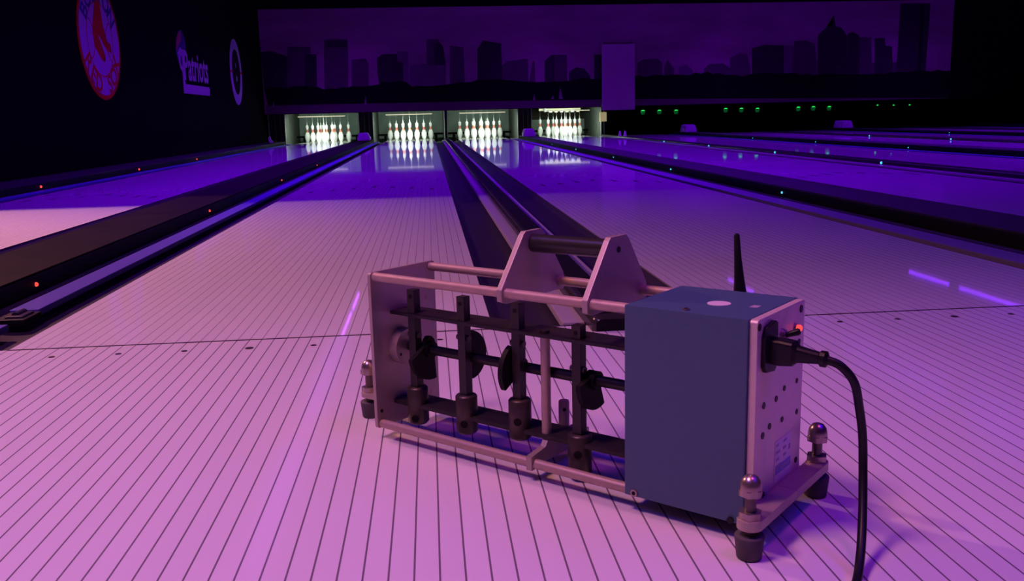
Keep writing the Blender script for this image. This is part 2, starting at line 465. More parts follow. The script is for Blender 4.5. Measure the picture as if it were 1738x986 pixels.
def narrow_divider(x0, x1, lab, leds=()):
    """rounded polished cap between two back-to-back gutters"""
    xc = (x0 + x1) / 2; hw = 0.046
    e = empty('lane_divider', (xc, -0.07, 0), label=lab, cat='lane divider', group='narrow rounded dividers between lanes')
    y1 = 17.97 + 0.07
    prof = [(-hw, 0.001)]
    for i in range(7):
        a = PI - (PI / 2) * i / 6
        prof.append((-hw + 0.016 + 0.016 * math.cos(a), 0.018 + 0.016 * math.sin(a)))
    for i in range(7):
        a = PI / 2 - (PI / 2) * i / 6
        prof.append((hw - 0.012 + 0.012 * math.cos(a), 0.022 + 0.012 * math.sin(a)))
    prof.append((hw, 0.001))
    n = len(prof)
    g = MB()
    def ring(y, s, dz=0.0): return [(x * s, y, max(0.001, z * s)) for x, z in prof]
    rings = [ring(0.0, 0.80), ring(0.006, 0.93), ring(0.018, 1.0), ring(y1, 1.0)]
    vs = [v for r in rings for v in r]
    fs = []
    for k in range(len(rings) - 1):
        for i in range(n - 1): fs.append((k * n + i, k * n + i + 1, (k + 1) * n + i + 1, (k + 1) * n + i))
    g.add(vs, fs, 'chrome', True)
    g.add(vs[:n], [list(range(n))], 'cap_black')
    g.build('cap', parent=e)
    g = MB(); g.box((-hw + 0.020, 0.03, 0.0335), (hw - 0.009, y1, 0.0352), 'cap_black'); g.build('cap_inlay', parent=e)
    g = MB(); g.box((x0 - xc, 0.073, -0.1), (x1 - xc, y1, 0.0009), 'cap_black'); g.build('base', parent=e)
    for y in leds:
        g = MB(); led_mesh(g, (0, 0, 0), 'cyan_led', 0.011); g.build('indicator_light', parent=e, loc=(-hw - 0.002, y + 0.07, 0.016))
for i in (1, 3, 5, 7):
    x0, x1 = LANES[i] + H + 0.2352, LANES[i + 1] - H - 0.2352
    narrow_divider(x0, x1, {1: 'narrow polished divider running from the machine handle toward the middle pins'}.get(i, 'narrow rounded divider between the %s and %s lanes' % (NAMES[i], NAMES[i + 1])),
                   [] if i == 1 else [5.36, 7.74, 10.13, 12.5])

# ---- violet hoods standing on the wide dividers near the pins
for i, lab in ((0, 'violet ball-return hood between the first and second racks of pins'), (2, 'violet ball-return hood between the third and fourth racks of pins'),
               (4, 'violet hood on a divider under the dark part of the wall, left of its twin'), (6, 'violet hood on a divider at the far right under the wall')):
    xc = (LANES[i] + LANES[i + 1]) / 2
    e = empty('ball_return_hood', (xc, 17.05, 0.0525), label=lab, cat='ball return hood', group='hoods on the wide dividers')
    g = MB()
    pr = [(-0.125, 0), (0.125, 0), (0.115, 0.06), (0.085, 0.135), (0.06, 0.155), (-0.07, 0.155), (-0.1, 0.135), (-0.12, 0.05)]
    g.prism(pr, 'y', 0, 0.42, 'hood', bev=0.012)
    g.build('cover', parent=e)
    for bx_ in (-0.132, 0.122):
        g = MB(); g.box((bx_, 0.10, 0.0), (bx_ + 0.010, 0.30, 0.075), 'white_fit', bev=0.003); g.build('side_bracket', parent=e)

# ================================================================== mural and panels
MURAL = [('b2',[(-2.946,1.879),(-2.74,1.902),(-2.42,1.789),(-2.466,1.123),(-2.932,1.133)]),('b1',[(-2.407,1.977),(-1.941,1.969),(-1.937,1.821),(-1.827,1.819),(-1.858,1.11),(-2.466,1.123)]),('b2',[(-2.061,1.823),(-1.827,1.819),(-1.858,1.11),(-2.107,1.116)]),('b1',[(-1.658,2.099),(-1.437,2.123),(-1.176,2.099),(-1.185,1.698),(-1.22,1.097),(-1.706,1.107)]),('b2',[(-1.632,2.085),(-1.191,2.078),(-1.185,1.943),(-1.64,1.951)]),('b1',[(-1.116,1.697),(-0.823,1.719),(-0.774,1.609),(-0.801,1.088),(-1.15,1.095)]),('b3',[(-0.176,1.844),(0.047,1.84),(0.043,1.125),(-0.097,1.128),(-0.18,1.639)]),('b2',[(-0.601,1.715),(-0.485,1.795),(-0.179,1.795),(-0.18,1.639),(-0.061,1.623),(-0.083,1.128),(-0.575,1.138),(-0.602,1.414)]),('b3',[(0.063,1.566),(0.429,1.586),(0.824,1.579),(0.804,1.054),(0.041,1.07)]),('b1',[(0.436,2.078),(0.674,2.074),(0.78,1.922),(0.823,1.551),(0.428,1.559)]),('b2',[(0.586,1.994),(0.672,2.02),(0.78,1.922),(0.823,1.551),(0.597,1.556)]),('b1',[(0.922,1.947),(1.203,1.901),(1.204,1.101),(0.891,1.108)]),('b2',[(1.492,1.869),(1.609,2.037),(1.99,1.969),(2.0,1.112),(1.469,1.123)]),('b1',[(1.638,1.959),(1.973,1.923),(1.982,1.301),(1.635,1.308)]),('b1',[(2.109,1.61),(2.545,1.649),(2.55,1.101),(2.0,1.112),(1.994,1.519)]),('b1',[(2.641,1.6),(2.689,1.599),(2.696,1.098),(2.55,1.101)]),('b2',[(2.899,1.596),(3.047,1.718),(3.112,1.716),(3.102,1.089),(2.89,1.094)]),('b1',[(3.047,1.718),(3.371,1.712),(3.379,1.084),(3.037,1.091)]),('b2',[(3.415,1.366),(3.579,1.457),(3.742,1.423),(3.872,1.263),(3.87,1.073),(3.412,1.083)]),('b2',[(3.957,1.707),(4.12,1.705),(4.117,1.068),(3.952,1.072)]),('b1',[(4.891,1.527),(5.023,1.588),(5.32,1.598),(5.42,1.517),(5.423,1.105),(4.892,1.116)]),('b1',[(5.47,1.421),(5.535,1.578),(5.686,1.385),(5.689,1.099),(5.473,1.104)]),('b3',[(5.786,1.415),(5.952,1.46),(6.087,1.346),(6.09,1.091),(5.789,1.097)]),('b1',[(6.337,1.373),(6.452,1.466),(6.753,1.476),(6.924,1.33),(7.053,1.263),(7.058,1.071),(6.341,1.086)]),('b1',[(6.9,1.577),(7.118,1.686),(7.28,1.646),(7.367,1.377),(7.373,1.148),(6.909,1.157)]),('b2',[(7.377,1.777),(7.677,1.847),(8.081,1.821),(8.103,1.133),(7.393,1.147)]),('b3',[(8.081,1.821),(8.303,1.818),(8.326,1.167),(8.102,1.171)]),('b1',[(8.312,1.912),(8.583,1.919),(8.769,1.848),(8.823,1.503),(8.837,1.157),(8.285,1.168)]),('b2',[(8.832,1.999),(8.881,2.074),(9.019,2.185),(9.14,2.203),(9.162,2.429),(9.179,2.429),(9.221,2.201),(9.344,2.18),(9.452,2.046),(9.488,1.988),(9.535,1.143),(8.866,1.156)]),('b2',[(9.493,2.045),(9.614,2.081),(9.761,2.003),(9.804,1.137),(9.535,1.143)]),('b1',[(9.762,1.972),(10.029,1.96),(10.093,1.132),(9.804,1.137)]),('b2',[(10.104,1.94),(10.338,1.948),(10.36,1.783),(10.513,1.761),(10.558,1.122),(10.147,1.131)]),('b2',[(10.647,2.661),(11.325,2.652),(11.301,1.107),(10.633,1.121)]),('b4',[(11.099,2.655),(11.202,2.654),(11.196,1.11),(11.113,1.111)]),('b3',[(8.378,1.435),(8.661,1.487),(9.643,1.469),(9.659,1.14),(8.387,1.166)]),('b1',[(10.057,1.422),(10.636,1.431),(10.695,1.12),(10.072,1.132)]),('tree',[(-2.934,1.173),(-2.811,1.158),(-2.686,1.17),(-2.563,1.16),(-2.438,1.161),(-2.312,1.193),(-2.192,1.189),(-2.075,1.138),(-1.953,1.163),(-1.833,1.158),(-1.716,1.11),(-1.594,1.132),(-1.474,1.117),(-1.352,1.141),(-1.231,1.138),(-1.108,1.169),(-0.988,1.148),(-0.867,1.14),(-0.744,1.164),(-0.623,1.157),(-0.56,1.189),(-0.496,1.251),(-0.376,1.219),(-0.253,1.233),(-0.13,1.254),(-0.01,1.218),(0.108,1.123),(0.232,1.143),(0.354,1.13),(0.477,1.12),(0.6,1.129),(0.723,1.117),(0.847,1.145),(0.97,1.148),(1.096,1.193),(1.219,1.192),(1.343,1.197),(1.468,1.241),(1.592,1.24),(1.716,1.237),(1.839,1.198),(1.965,1.228),(2.089,1.206),(2.213,1.211),(2.338,1.188),(2.463,1.182),(2.587,1.172),(2.713,1.165),(2.838,1.17),(2.964,1.158),(3.089,1.176),(3.215,1.168),(3.341,1.177),(3.467,1.176),(3.594,1.199),(3.721,1.232),(3.847,1.199),(3.973,1.199),(4.1,1.208),(4.218,1.228),(4.336,1.221),(4.454,1.25),(4.572,1.217),(4.691,1.232),(4.809,1.249),(4.927,1.262),(5.046,1.22),(5.165,1.213),(5.284,1.264),(5.403,1.226),(5.522,1.249),(5.641,1.264),(5.761,1.257),(5.889,1.238),(6.018,1.24),(6.147,1.293),(6.276,1.269),(6.405,1.308),(6.535,1.26),(6.664,1.27),(6.795,1.229),(6.925,1.213),(7.055,1.228),(7.186,1.19),(7.315,1.23),(7.445,1.244),(7.577,1.217),(7.706,1.25),(7.837,1.242),(7.969,1.232),(8.101,1.218),(8.231,1.241),(8.362,1.245),(8.496,1.196),(8.627,1.224),(8.76,1.186),(8.892,1.186),(9.023,1.213),(9.156,1.206),(9.289,1.2),(9.422,1.19),(9.555,1.19),(9.688,1.19),(9.822,1.184),(9.956,1.163),(10.089,1.185),(10.222,1.193),(10.356,1.18),(10.488,1.211),(10.623,1.211),(10.759,1.176),(10.892,1.206),(11.026,1.208),(11.159,1.242),(11.3,1.221),(11.441,1.214),(11.579,1.248),(11.722,1.217),(11.863,1.222),(11.903,0.639),(7.066,0.733),(4.098,0.774),(1.33,0.799),(-2.878,0.809)]),('sail',[(-0.869,0.965),(-0.857,0.771),(-0.908,0.772)]),('sail',[(-2.757,0.896),(-2.749,0.786),(-2.784,0.787)]),('sail',[(2.666,0.934),(2.687,0.798),(2.631,0.783)]),('sail',[(3.222,1.049),(3.278,0.801),(3.186,0.803)]),('sail',[(3.06,0.885),(3.098,0.805),(3.023,0.806)])]

g = MB()
x0, x1, z0, z1 = -2.95, 11.87, 0.63, 2.72
yb = MURAL_Y
g.box((x0, yb, z0), (x1, yb + 0.018, z1), 'm_sky')
g.add([(x0 + 0.02, yb - 0.001, z0 + 0.001), (x1, yb - 0.001, z0 + 0.001), (x1, yb - 0.001, 0.83), (x0 + 0.02, yb - 0.001, 0.82)], [(0, 1, 2, 3)], 'm_water')
layer = {'b3': 1, 'b1': 2, 'b2': 3, 'b4': 4, 'tree': 5, 'sail': 6}
for k, (tone, poly) in enumerate(MURAL):
    bm = bmesh.new()
    y = yb - 0.001 - 0.0006 * layer[tone] - 0.00001 * k
    f = bm.faces.new([bm.verts.new((px, y, min(pz, z1))) for px, pz in poly])
    bmesh.ops.triangulate(bm, faces=[f])
    g.bm(bm, 'm_' + tone)
g.build('wall_mural', label='long violet-lit city skyline mural above the pins', cat='mural')
# white panel hung in front of the mural
e = empty('hanging_panel', (4.46, yb - 0.06, 0.55), label='plain pale panel hanging in front of the skyline mural', cat='panel')
g = MB(); g.box((-0.355, -0.02, 0), (0.355, 0.0, 1.36), 'card', bev=0.004); g.build('board', parent=e)
for hx in (-0.3, 0.3):
    g = MB(); g.tube((hx, -0.01, 1.35), (hx, 0.055, 1.42), 0.004, 'black', n=6); g.build('hanger', parent=e)

# ================================================================== emblems on the left wall
def text_mesh(txt, size, sx=1.0, shear=0.0):
    cu = bpy.data.curves.new('lettering', 'FONT'); cu.body = txt; cu.size = size; cu.extrude = 0.0; cu.shear = shear
    cu.offset = 0.022 * size
    cu.align_x = 'CENTER'; cu.resolution_u = 3
    o = bpy.data.objects.new('lettering', cu); COL.objects.link(o)
    dg = bpy.context.evaluated_depsgraph_get()
    me = bpy.data.meshes.new_from_object(o.evaluated_get(dg))
    vs = [(v.co.x * sx, v.co.y) for v in me.vertices]; fs = [list(p.vertices) for p in me.polygons]
    bpy.data.objects.remove(o); bpy.data.curves.remove(cu); bpy.data.meshes.remove(me)
    return vs, fs
WX = XL + 0.002
def on_wall(mb, pts2, faces, m, d):
    """(along y, z) figures laid on the left wall, d proud of it"""
    mb.add([(d, p[0], p[1]) for p in pts2], faces, m)
def plate(mb, poly, m, d0, d1):
    mb.prism(poly, 'x', d0, d1, m)
# round baseball-style emblem
e = empty('wall_emblem', (WX, 8.28, 1.37), label='large round red-ringed emblem with a pair of red socks on dark left wall', cat='wall emblem')
R_ = 0.625
g = MB(); plate(g, circle(0, 0, R_, n=64), 'l_red', 0, 0.008); g.build('outer_ring', parent=e)
g = MB(); plate(g, circle(0, 0, R_ * 0.925, n=64), 'l_white', 0.0082, 0.011)
g.build('disc', parent=e)
g = MB()
ci = circle(0, 0, R_ * 0.60, n=60); co = circle(0, 0, R_ * 0.622, n=60)
on_wall(g, ci + co, [(i, (i + 1) % 60, 60 + (i + 1) % 60, 60 + i) for i in range(60)], 'l_red', 0.0116)
for s in (-1, 1):                        # seams of the ball
    c1 = circle(s * R_ * 0.62, -R_ * 0.02, R_ * 0.34, n=16, a0=(PI * 0.62 if s > 0 else -PI * 0.38) , a1=(PI * 1.38 if s > 0 else PI * 0.38))
    c2 = circle(s * R_ * 0.62, -R_ * 0.02, R_ * 0.365, n=16, a0=(PI * 0.62 if s > 0 else -PI * 0.38), a1=(PI * 1.38 if s > 0 else PI * 0.38))
    on_wall(g, c1 + c2, [(i, i + 1, 18 + i, 17 + i) for i in range(16)], 'l_red', 0.0117)
g.build('inner_ring', parent=e)
def sock(dx, s, m_, d):
    pts = [(-0.10, 0.42), (0.13, 0.43), (0.17, 0.05), (0.27, -0.12), (0.33, -0.24), (0.26, -0.31), (0.12, -0.26), (0.00, -0.13), (-0.06, -0.06), (-0.11, 0.02)]
    return [(dx + s * px * 0.9, pz * 0.9) for px, pz in pts]
g = MB()
def pol(mb, poly, m_, d):
    bm = bmesh.new(); f = bm.faces.new([bm.verts.new((d, p[0], p[1])) for p in poly]); bmesh.ops.triangulate(bm, faces=[f]); mb.bm(bm, m_)
pol(g, [(-0.05, 0.42), (0.09, 0.42), (0.12, 0.16), (0.15, 0.04), (0.20, 0.0), (0.31, -0.03), (0.28, -0.08), (0.31, -0.125), (0.22, -0.115), (0.10, -0.06), (0.03, 0.0), (-0.02, 0.035), (-0.22, 0.03), (-0.18, 0.15)], 'l_red', 0.0125)
pol(g, [(-0.20, 0.035), (-0.05, 0.035), (0.0, -0.03), (0.06, -0.13), (0.10, -0.16), (0.05, -0.185), (0.09, -0.23), (0.0, -0.215), (-0.07, -0.17), (-0.14, -0.12), (-0.20, -0.08)], 'l_red', 0.0127)
g.build('socks', parent=e)
def arc_text(txt, rad, a_mid, da, size, m_, top):
    n = len(txt)
    for i, ch in enumerate(txt):
        if ch == ' ': continue
        k = i - (n - 1) / 2
        a = a_mid + (-da if top else da) * k
        vs, fs = text_mesh(ch, size)
        rot = a - PI / 2 if top else a + PI / 2
        zc = size * 0.35
        pts = []
        for px, py in vs:
            py -= zc
            X = px * math.cos(rot) - py * math.sin(rot); Y = px * math.sin(rot) + py * math.cos(rot)
            pts.append((rad * math.cos(a) + X, rad * math.sin(a) + Y))
        g_ = MB(); on_wall(g_, pts, fs, m_, 0.0130); g_.build('letter', parent=e)
arc_text('BOSTON', R_ * 0.765, PI / 2, 0.40, 0.26, 'l_navy', True)
arc_text('RED SOX', R_ * 0.765, -PI / 2, 0.345, 0.26, 'l_red', False)
# script wordmark with a flying head
e = empty('wall_emblem', (WX, 12.2, 0.90), label='white script lettering with a swoosh head and underline, middle emblem on the left wall', cat='wall emblem')
g = MB(); plate(g, [(-0.68, 0.0), (0.86, 0.0), (0.90, 0.10), (0.86, 0.13), (-0.56, 0.13), (-0.56, 0.16), (-0.60, 0.16)], 'l_white', 0, 0.008)
plate(g, [(-0.68, 0.0), (-0.58, 0.0), (-0.56, 0.50), (-0.64, 0.50)], 'l_white', 0.0, 0.0081)
g.build('underline', parent=e)
def islands(vs, fs):
    par = list(range(len(vs)))
    def fd(i):
        while par[i] != i: i = par[i]
        return i
    for f in fs:
        for q in f[1:]: par[fd(q)] = fd(f[0])
    grp = {}
    for f in fs: grp.setdefault(fd(f[0]), []).append(f)
    return grp.values()
vs, fs = text_mesh('Patriots', 0.58, 0.80, 0.12)
for isl in islands(vs, fs):
    used = sorted({q for f in isl for q in f}); ix = {q: k for k, q in enumerate(used)}
    g = MB(); on_wall(g, [(vs[q][0] + 0.13, vs[q][1] + 0.20) for q in used], [[ix[q] for q in f] for f in isl], 'l_white', 0.009)
    g.build('letter', parent=e)
g = MB()
plate(g, [(-0.92, 0.55), (-0.86, 0.72), (-0.72, 0.84), (-0.55, 0.88), (-0.42, 0.80), (-0.36, 0.66), (-0.42, 0.62), (-0.46, 0.50), (-0.56, 0.30), (-0.66, 0.36), (-0.80, 0.40)], 'l_navy', 0, 0.008)
pol(g, [(-0.91, 0.56), (-0.85, 0.72), (-0.72, 0.83), (-0.58, 0.86), (-0.62, 0.72), (-0.76, 0.66)], 'l_pink', 0.009)
pol(g, [(-0.86, 0.54), (-0.72, 0.63), (-0.56, 0.60), (-0.50, 0.46), (-0.55, 0.26), (-0.60, 0.40), (-0.70, 0.30), (-0.78, 0.34)], 'l_white', 0.0095)
pol(g, [(-0.74, 0.42), (-0.70, 0.52), (-0.63, 0.50), (-0.64, 0.40), (-0.69, 0.36)], 'l_navy', 0.0098)
g.build('swoosh_head', parent=e)
# spoked letter B
e = empty('wall_emblem', (WX, 15.27, 1.37), label='oval white ring with a dark letter B, emblem nearest the mural on the left wall', cat='wall emblem')
g = MB(); plate(g, circle(0, 0, 0.50, 0.58, n=56), 'l_white', 0, 0.008); g.build('ring', parent=e)
g = MB(); plate(g, circle(0, 0, 0.335, 0.40, n=48), 'l_dark', 0.0082, 0.010)
for s in (-1, 1):
    plate(g, [(s * 0.32, -0.018), (s * 0.50, -0.018), (s * 0.50, 0.018), (s * 0.32, 0.018)] if s > 0 else [(-0.50, -0.018), (-0.32, -0.018), (-0.32, 0.018), (-0.50, 0.018)], 'l_red', 0.0082, 0.0105)
g.build('hub', parent=e)
g = MB()
vs, fs = text_mesh('B', 0.74, 1.15)
cx_ = sum(v[0] for v in vs) / len(vs); zc = (max(v[1] for v in vs) + min(v[1] for v in vs)) / 2
on_wall(g, [(px - cx_, (py - zc)) for px, py in vs], fs, 'l_dark', 0.0118)
for zc2 in (0.125, -0.135):
    on_wall(g, circle(0.02, zc2, 0.075, 0.075, n=20), [list(range(20))], 'l_white', 0.0108)
g.build('letter', parent=e)

# ================================================================== pits with pins (four lit lanes)
RACK = ['leftmost', 'second', 'third', 'fourth']
COLS = [(XL + 0.05, -2.62), (LANES[0] + H + 0.24, LANES[1] - H - 0.24), (LANES[1] + H + 0.225, LANES[2] - H - 0.225),
        (LANES[2] + H + 0.24, LANES[3] - H - 0.24), (LANES[3] + H + 0.225, LANES[3] + H + 0.30)]
clab = ['dark side post between the left wall and the leftmost rack of pins', 'brown post between the first and second racks of pins', 'thin pale-edged post between the second and third racks of pins',
        'dark slanting-striped post between the third and fourth racks of pins', 'pale post with a yellow box at the right end of the lit pins']
for k, (a, b) in enumerate(COLS):
    e = empty('pit_post', (a, 18.0, -0.16), label=clab[k], cat='post', group='posts between the pin pits')
    w_ = b - a
    g = MB(); g.box((0.012, 0.02, 0), (w_ - 0.012, 2.3, 0.93), 'post'); g.build('core', parent=e)
    g = MB()
    g.box((0, 0.05, 0), (0.0118, 2.3, 0.93), 'kick'); g.box((w_ - 0.0118, 0.05, 0), (w_, 2.3, 0.93), 'kick')
    g.build('side_panel', parent=e)
    g = MB()
    g.box((0, 0, 0), (0.012, 0.05, 0.93), 'kick_edge'); g.box((w_ - 0.012, 0, 0), (w_, 0.05, 0.93), 'kick_edge')
    if w_ > 0.2:
        g.box((w_ * 0.38, 0.005, 0), (w_ * 0.38 + 0.014, 0.0195, 0.93), 'kick'); g.box((w_ * 0.70, 0.005, 0), (w_ * 0.70 + 0.014, 0.0195, 0.93), 'kick')
    g.build('edge_strip', parent=e)
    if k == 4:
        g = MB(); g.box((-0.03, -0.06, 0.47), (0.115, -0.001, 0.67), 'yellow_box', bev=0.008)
        g.build('glowing_yellow_box', parent=e)  # plain yellow box with its own glow painted in, no lamp
PIT = [(COLS[i][1], COLS[i + 1][0]) for i in range(4)]
pin_prof = [(0.0258, 0.0), (0.0359, 0.019), (0.0496, 0.057), (0.0573, 0.0857), (0.0604, 0.1143), (0.0579, 0.149), (0.047, 0.184), (0.0314, 0.219), (0.0262, 0.230),
            (0.0250, 0.238), (0.0228, 0.254), (0.0233, 0.272), (0.0242, 0.284), (0.0266, 0.298), (0.0306, 0.321), (0.0323, 0.343), (0.0305, 0.360), (0.0240, 0.373), (0.0120, 0.3805), (0.004, 0.381)]
first_pin = None
rows = [[0], [-1, 1], [-2, 0, 2], [-3, -1, 1, 3]]
pos_name = {(0, 0): 'front pin', (1, -1): 'left pin of the second row', (1, 1): 'right pin of the second row', (2, -2): 'left pin of the third row', (2, 0): 'middle pin of the third row',
            (2, 2): 'right pin of the third row', (3, -3): 'left corner pin of the back row', (3, -1): 'second pin from left in the back row', (3, 1): 'third pin from left in the back row', (3, 3): 'right corner pin of the back row'}
for li in range(4):
    lx = LANES[li]
    for r, row in enumerate(rows):
        for c in row:
            lab = 'white red-banded pin, %s, %s rack from the left' % (pos_name[(r, c)], RACK[li] if li else 'first')
            grp = 'pins standing in the %s rack' % RACK[li]
            loc = (lx + c * 0.1524, 18.288 + r * 0.264, 0.0)
            if first_pin is None:
                g = MB(); g.lathe(pin_prof, 'pin', n=24, mfun=lambda z: 'pin_red' if 0.219 < z < 0.284 else 'pin')
                first_pin = g.build('bowling_pin', loc=loc, label=lab, cat='bowling pin', group=grp)
                g = MB(); g.lathe([(0.013, 0.378), (0.011, 0.400), (0.006, 0.425), (0.0025, 0.45), (0.0015, 0.452), (0.0015, 0.68)], 'string', n=10)
                g.build('pull_string', parent=first_pin)
            else:
                o = copy_tree(first_pin); o.location = loc; o['label'] = lab; o['group'] = grp
    a, b = PIT[li]
    e = empty('pin_pit', ((a + b) / 2, 19.2, -0.15), label='grey pit behind the %s rack of pins' % RACK[li], cat='pin pit', group='pits behind the pins')
    w2 = (b - a) / 2 - 0.002
    g = MB(); g.box((-w2, 1.0, 0), (w2, 1.05, 0.92), 'post' if li == 3 else 'curtain'); g.build('back_curtain', parent=e)
    if li == 3:
        g = MB(); g.box((-w2, 0.97, 0), (w2, 0.998, 0.52), 'curtain'); g.build('lower_curtain', parent=e)
    g = MB(); g.box((-w2, -0.02, 0), (w2, 1.0, 0.02), 'black'); g.build('pit_floor', parent=e)
    g = MB(); g.box((-w2, -1.2, 0.92), (w2, 1.05, 0.94), 'post'); g.build('pit_light_stop', parent=e)  # unseen top added to keep the pin light from leaking out
    g = MB(); g.box((-w2, 0.42, 0.24), (w2, 0.50, 0.285), 'black', bev=0.005)
    for s in (-1, 1): g.box((s * (w2 - 0.17) - 0.03, 0.43, 0.02), (s * (w2 - 0.17) + 0.03, 0.49, 0.25), 'black')
    g.build('ball_cushion', parent=e)
    g = MB(); g.box((-H, 0.0, 0.10), (H, 0.06, 0.168), 'kick_edge', bev=0.004); g.build('tail_plank', parent=e)
    # tube light over the pins
    f = empty('pin_light', (lx, 17.98, 0.50), label='thin ivory light bar above the %s rack of pins' % RACK[li], cat='light', group='light bars above the pins')
    g = MB(); g.box((-0.50, -0.04, 0.055), (0.50, 0.04, 0.075), 'ivory', bev=0.004); g.build('housing', parent=f)
    g = MB(); g.tube((-0.49, -0.046, 0.060), (0.49, -0.046, 0.060), 0.007, 'pin_tube', n=10); g.build('tube', parent=f)
    lo = lamp('pin_lamp', 'AREA', (0, 0.02, 0.052), (0.86, 1.0, 0.84), PIT_POWER, f, shape='RECTANGLE', size=0.98, size_y=0.06)
    lo.rotation_euler = (math.radians(38), 0, 0)
    if li == 3:
        # open machinery seen above the fourth rack
        e = empty('pinsetter_frame', (lx, 18.9, 0.53), label='pale pinsetter parts hanging above the fourth rack of pins', cat='pinsetter')
        g = MB(); g.box((-0.5, 0, 0.04), (0.45, 0.05, 0.09), 'ivory', bev=0.005); g.build('crossbar', parent=e)
        g = MB(); g.sphere((-0.36, -0.02, 0.055), 0.045, 'white_fit', 14); g.build('pulley', parent=e)
        for q in range(6):
            g = MB(); g.box((-0.27 + q * 0.125, -0.02, 0.0), (-0.20 + q * 0.125, 0.03, 0.06), 'ivory' if q % 2 else 'white_fit', bev=0.008); g.build('string_guide', parent=e)

# ---- green indicator lights under the mural over the dark lanes
for q, (gx, gz) in enumerate([(5.03, .49), (5.39, .486), (5.76, .48), (6.86, .49), (7.21, .485), (7.57, .478), (8.49, .48), (8.83, .484), (9.19, .478), (10.29, .488), (10.66, .48), (11.03, .475)]):
    grp_, pos_ = q // 3, ['left', 'middle', 'right'][q % 3]
    e = empty('status_light', (gx, 17.70, gz + 0.115), label='small green light, %s of the %s trio under the mural' % (pos_, ['first', 'second', 'third', 'fourth'][grp_]), cat='indicator light', group='green lights under the mural')
    s_ = 0.6 if grp_ == 3 else 1.0
    g = MB(); g.box((-0.04, -0.01, -0.06), (0.04, 0.03, 0.02), 'black'); g.build('bracket', parent=e)
    g = MB(); g.sphere((0, -0.02, -0.085), 0.026 * s_, 'green_led', 12, sc=(1.5, 0.7, 0.6)); g.build('lens', parent=e)
    if grp_ < 3:
        g = MB(); g.path([(0, -0.005, -0.09), (0, -0.005, -0.125), (0, -0.005, -0.165)], [0.052, 0.048, 0.03], 'green_glow', 14); g.build('lower_glow', parent=e)  # dim emissive body painting in the green glow below each light
# ---- small white fittings
e = empty('wall_fitting', (-2.82, 17.2, 0.0525), label='small white fitting on the ledge beside the left wall', cat='fitting')
g = MB(); g.prism([(-0.03, 0.02), (0.0, 0.0), (0.05, 0.0), (0.06, 0.03), (0.02, 0.06), (0.0, 0.14), (-0.04, 0.10)], 'y', 0, 0.03, 'white_fit', bev=0.004); g.build('bracket', parent=e)
e = empty('lane_fitting', (4.205, 15.9, 0.0355), label='pair of small white fittings on the divider right of the lit pins', cat='fitting')
for s in (-1, 1):
    g = MB(); g.prism([(s * 0.052 - 0.03, 0.0), (s * 0.052 + 0.03, 0.0), (s * 0.052 + 0.022, 0.05), (s * 0.05 + 0.012, 0.10), (s * 0.05 - 0.012, 0.10), (s * 0.052 - 0.022, 0.04)], 'y', 0, 0.04, 'white_fit', bev=0.006); g.build('bracket', parent=e)

# ================================================================== overhead fixtures
UVX = [-1.15, 2.75, 6.6, 10.6]
first = near_lamp = plain = None
for q, fx in enumerate(UVX):
    for s, fy in enumerate((4.6, 8.0, 11.4, 14.8, -1.75)):
        lab = 'ultraviolet batten light on the ceiling, out of view above the lanes'
        if first is None:
            e = empty('ceiling_light', (fx, fy, 3.02), label=lab, cat='ceiling light', group='ultraviolet ceiling battens')
            g = MB(); g.box((-0.09, -1.75, 0.04), (0.09, 1.75, 0.139), 'black', bev=0.01); g.build('housing', parent=e)
            for y0_ in (-1.7, 0.2):
                g = MB(); g.tube((0, y0_, 0.0), (0, y0_ + 1.5, 0.0), 0.018, 'uv_tube_bright', n=12); g.build('tube', parent=e)
            lo = lamp('uv_lamp', 'AREA', (0, 0, 0.036), VIOLET, UV_POWER, e, shape='RECTANGLE', size=0.14, size_y=3.4)
            lo.data.spread = math.radians(112)
            first = e
        else:
            if fy < 0 and fx > 5: continue
            if q == 1 and s == 0:              # the first row has brighter tubes
                plain = copy_tree(first)
                for ch in plain.children:
                    if ch.name.startswith('tube'):
                        ch.data = ch.data.copy(); ch.data.materials[0] = M['uv_tube']
                o = plain; o.location = (fx, fy, 3.02); continue
            o = copy_tree(plain or first); o.location = (fx, fy, 3.02)
            if fy < 0:
                for ch in o.children:
                    if ch.type == 'LIGHT':
                        if near_lamp is None:
                            near_lamp = ch.data.copy(); near_lamp.color = VIOLET_NEAR; near_lamp.energy = UV_NEAR
                        ch.data = near_lamp
# warm downlights over the approach, plus one added magenta fill
def downlight(loc, aim, color, energy, size, blend, rad, lab):
    e = empty('downlight', loc, label=lab, cat='downlight', group='warm downlights and added magenta fill over the approach')
    g = MB()
    g.path([(0, 0, 0.20), (0, 0, 0.19), (0, 0, 0.02), (0, 0, 0.0)], [0.03, 0.09, 0.10, 0.105], 'black', 20, caps=False)
    g.build('can', parent=e)
    g = MB(); g.tube((0, 0, 0.10), (0, 0, 0.104), 0.085, 'lamp_lens'); g.build('lens', parent=e)
    lo = lamp('warm_or_fill_lamp', 'SPOT', (0, 0, -0.005), color, energy, e, spot_size=math.radians(size), spot_blend=blend, shadow_soft_size=rad)
    d = (Vector(aim) - Vector(loc)).normalized()
    lo.rotation_euler = d.to_track_quat('-Z', 'Y').to_euler()
downlight((-2.8, 2.35, 2.8), (-2.4, 1.8, 0), WARM_LEFT, WARM_A, 124, 0.9, 0.012, 'warm downlight over the left lanes, out of view above the approach')
downlight((-0.75, -1.35, 3.2), (-0.35, -1.4, 0), WARM_NEAR, WARM_B, 100, 1.0, 0.35, 'warm downlight left of the tapping machine, out of view')
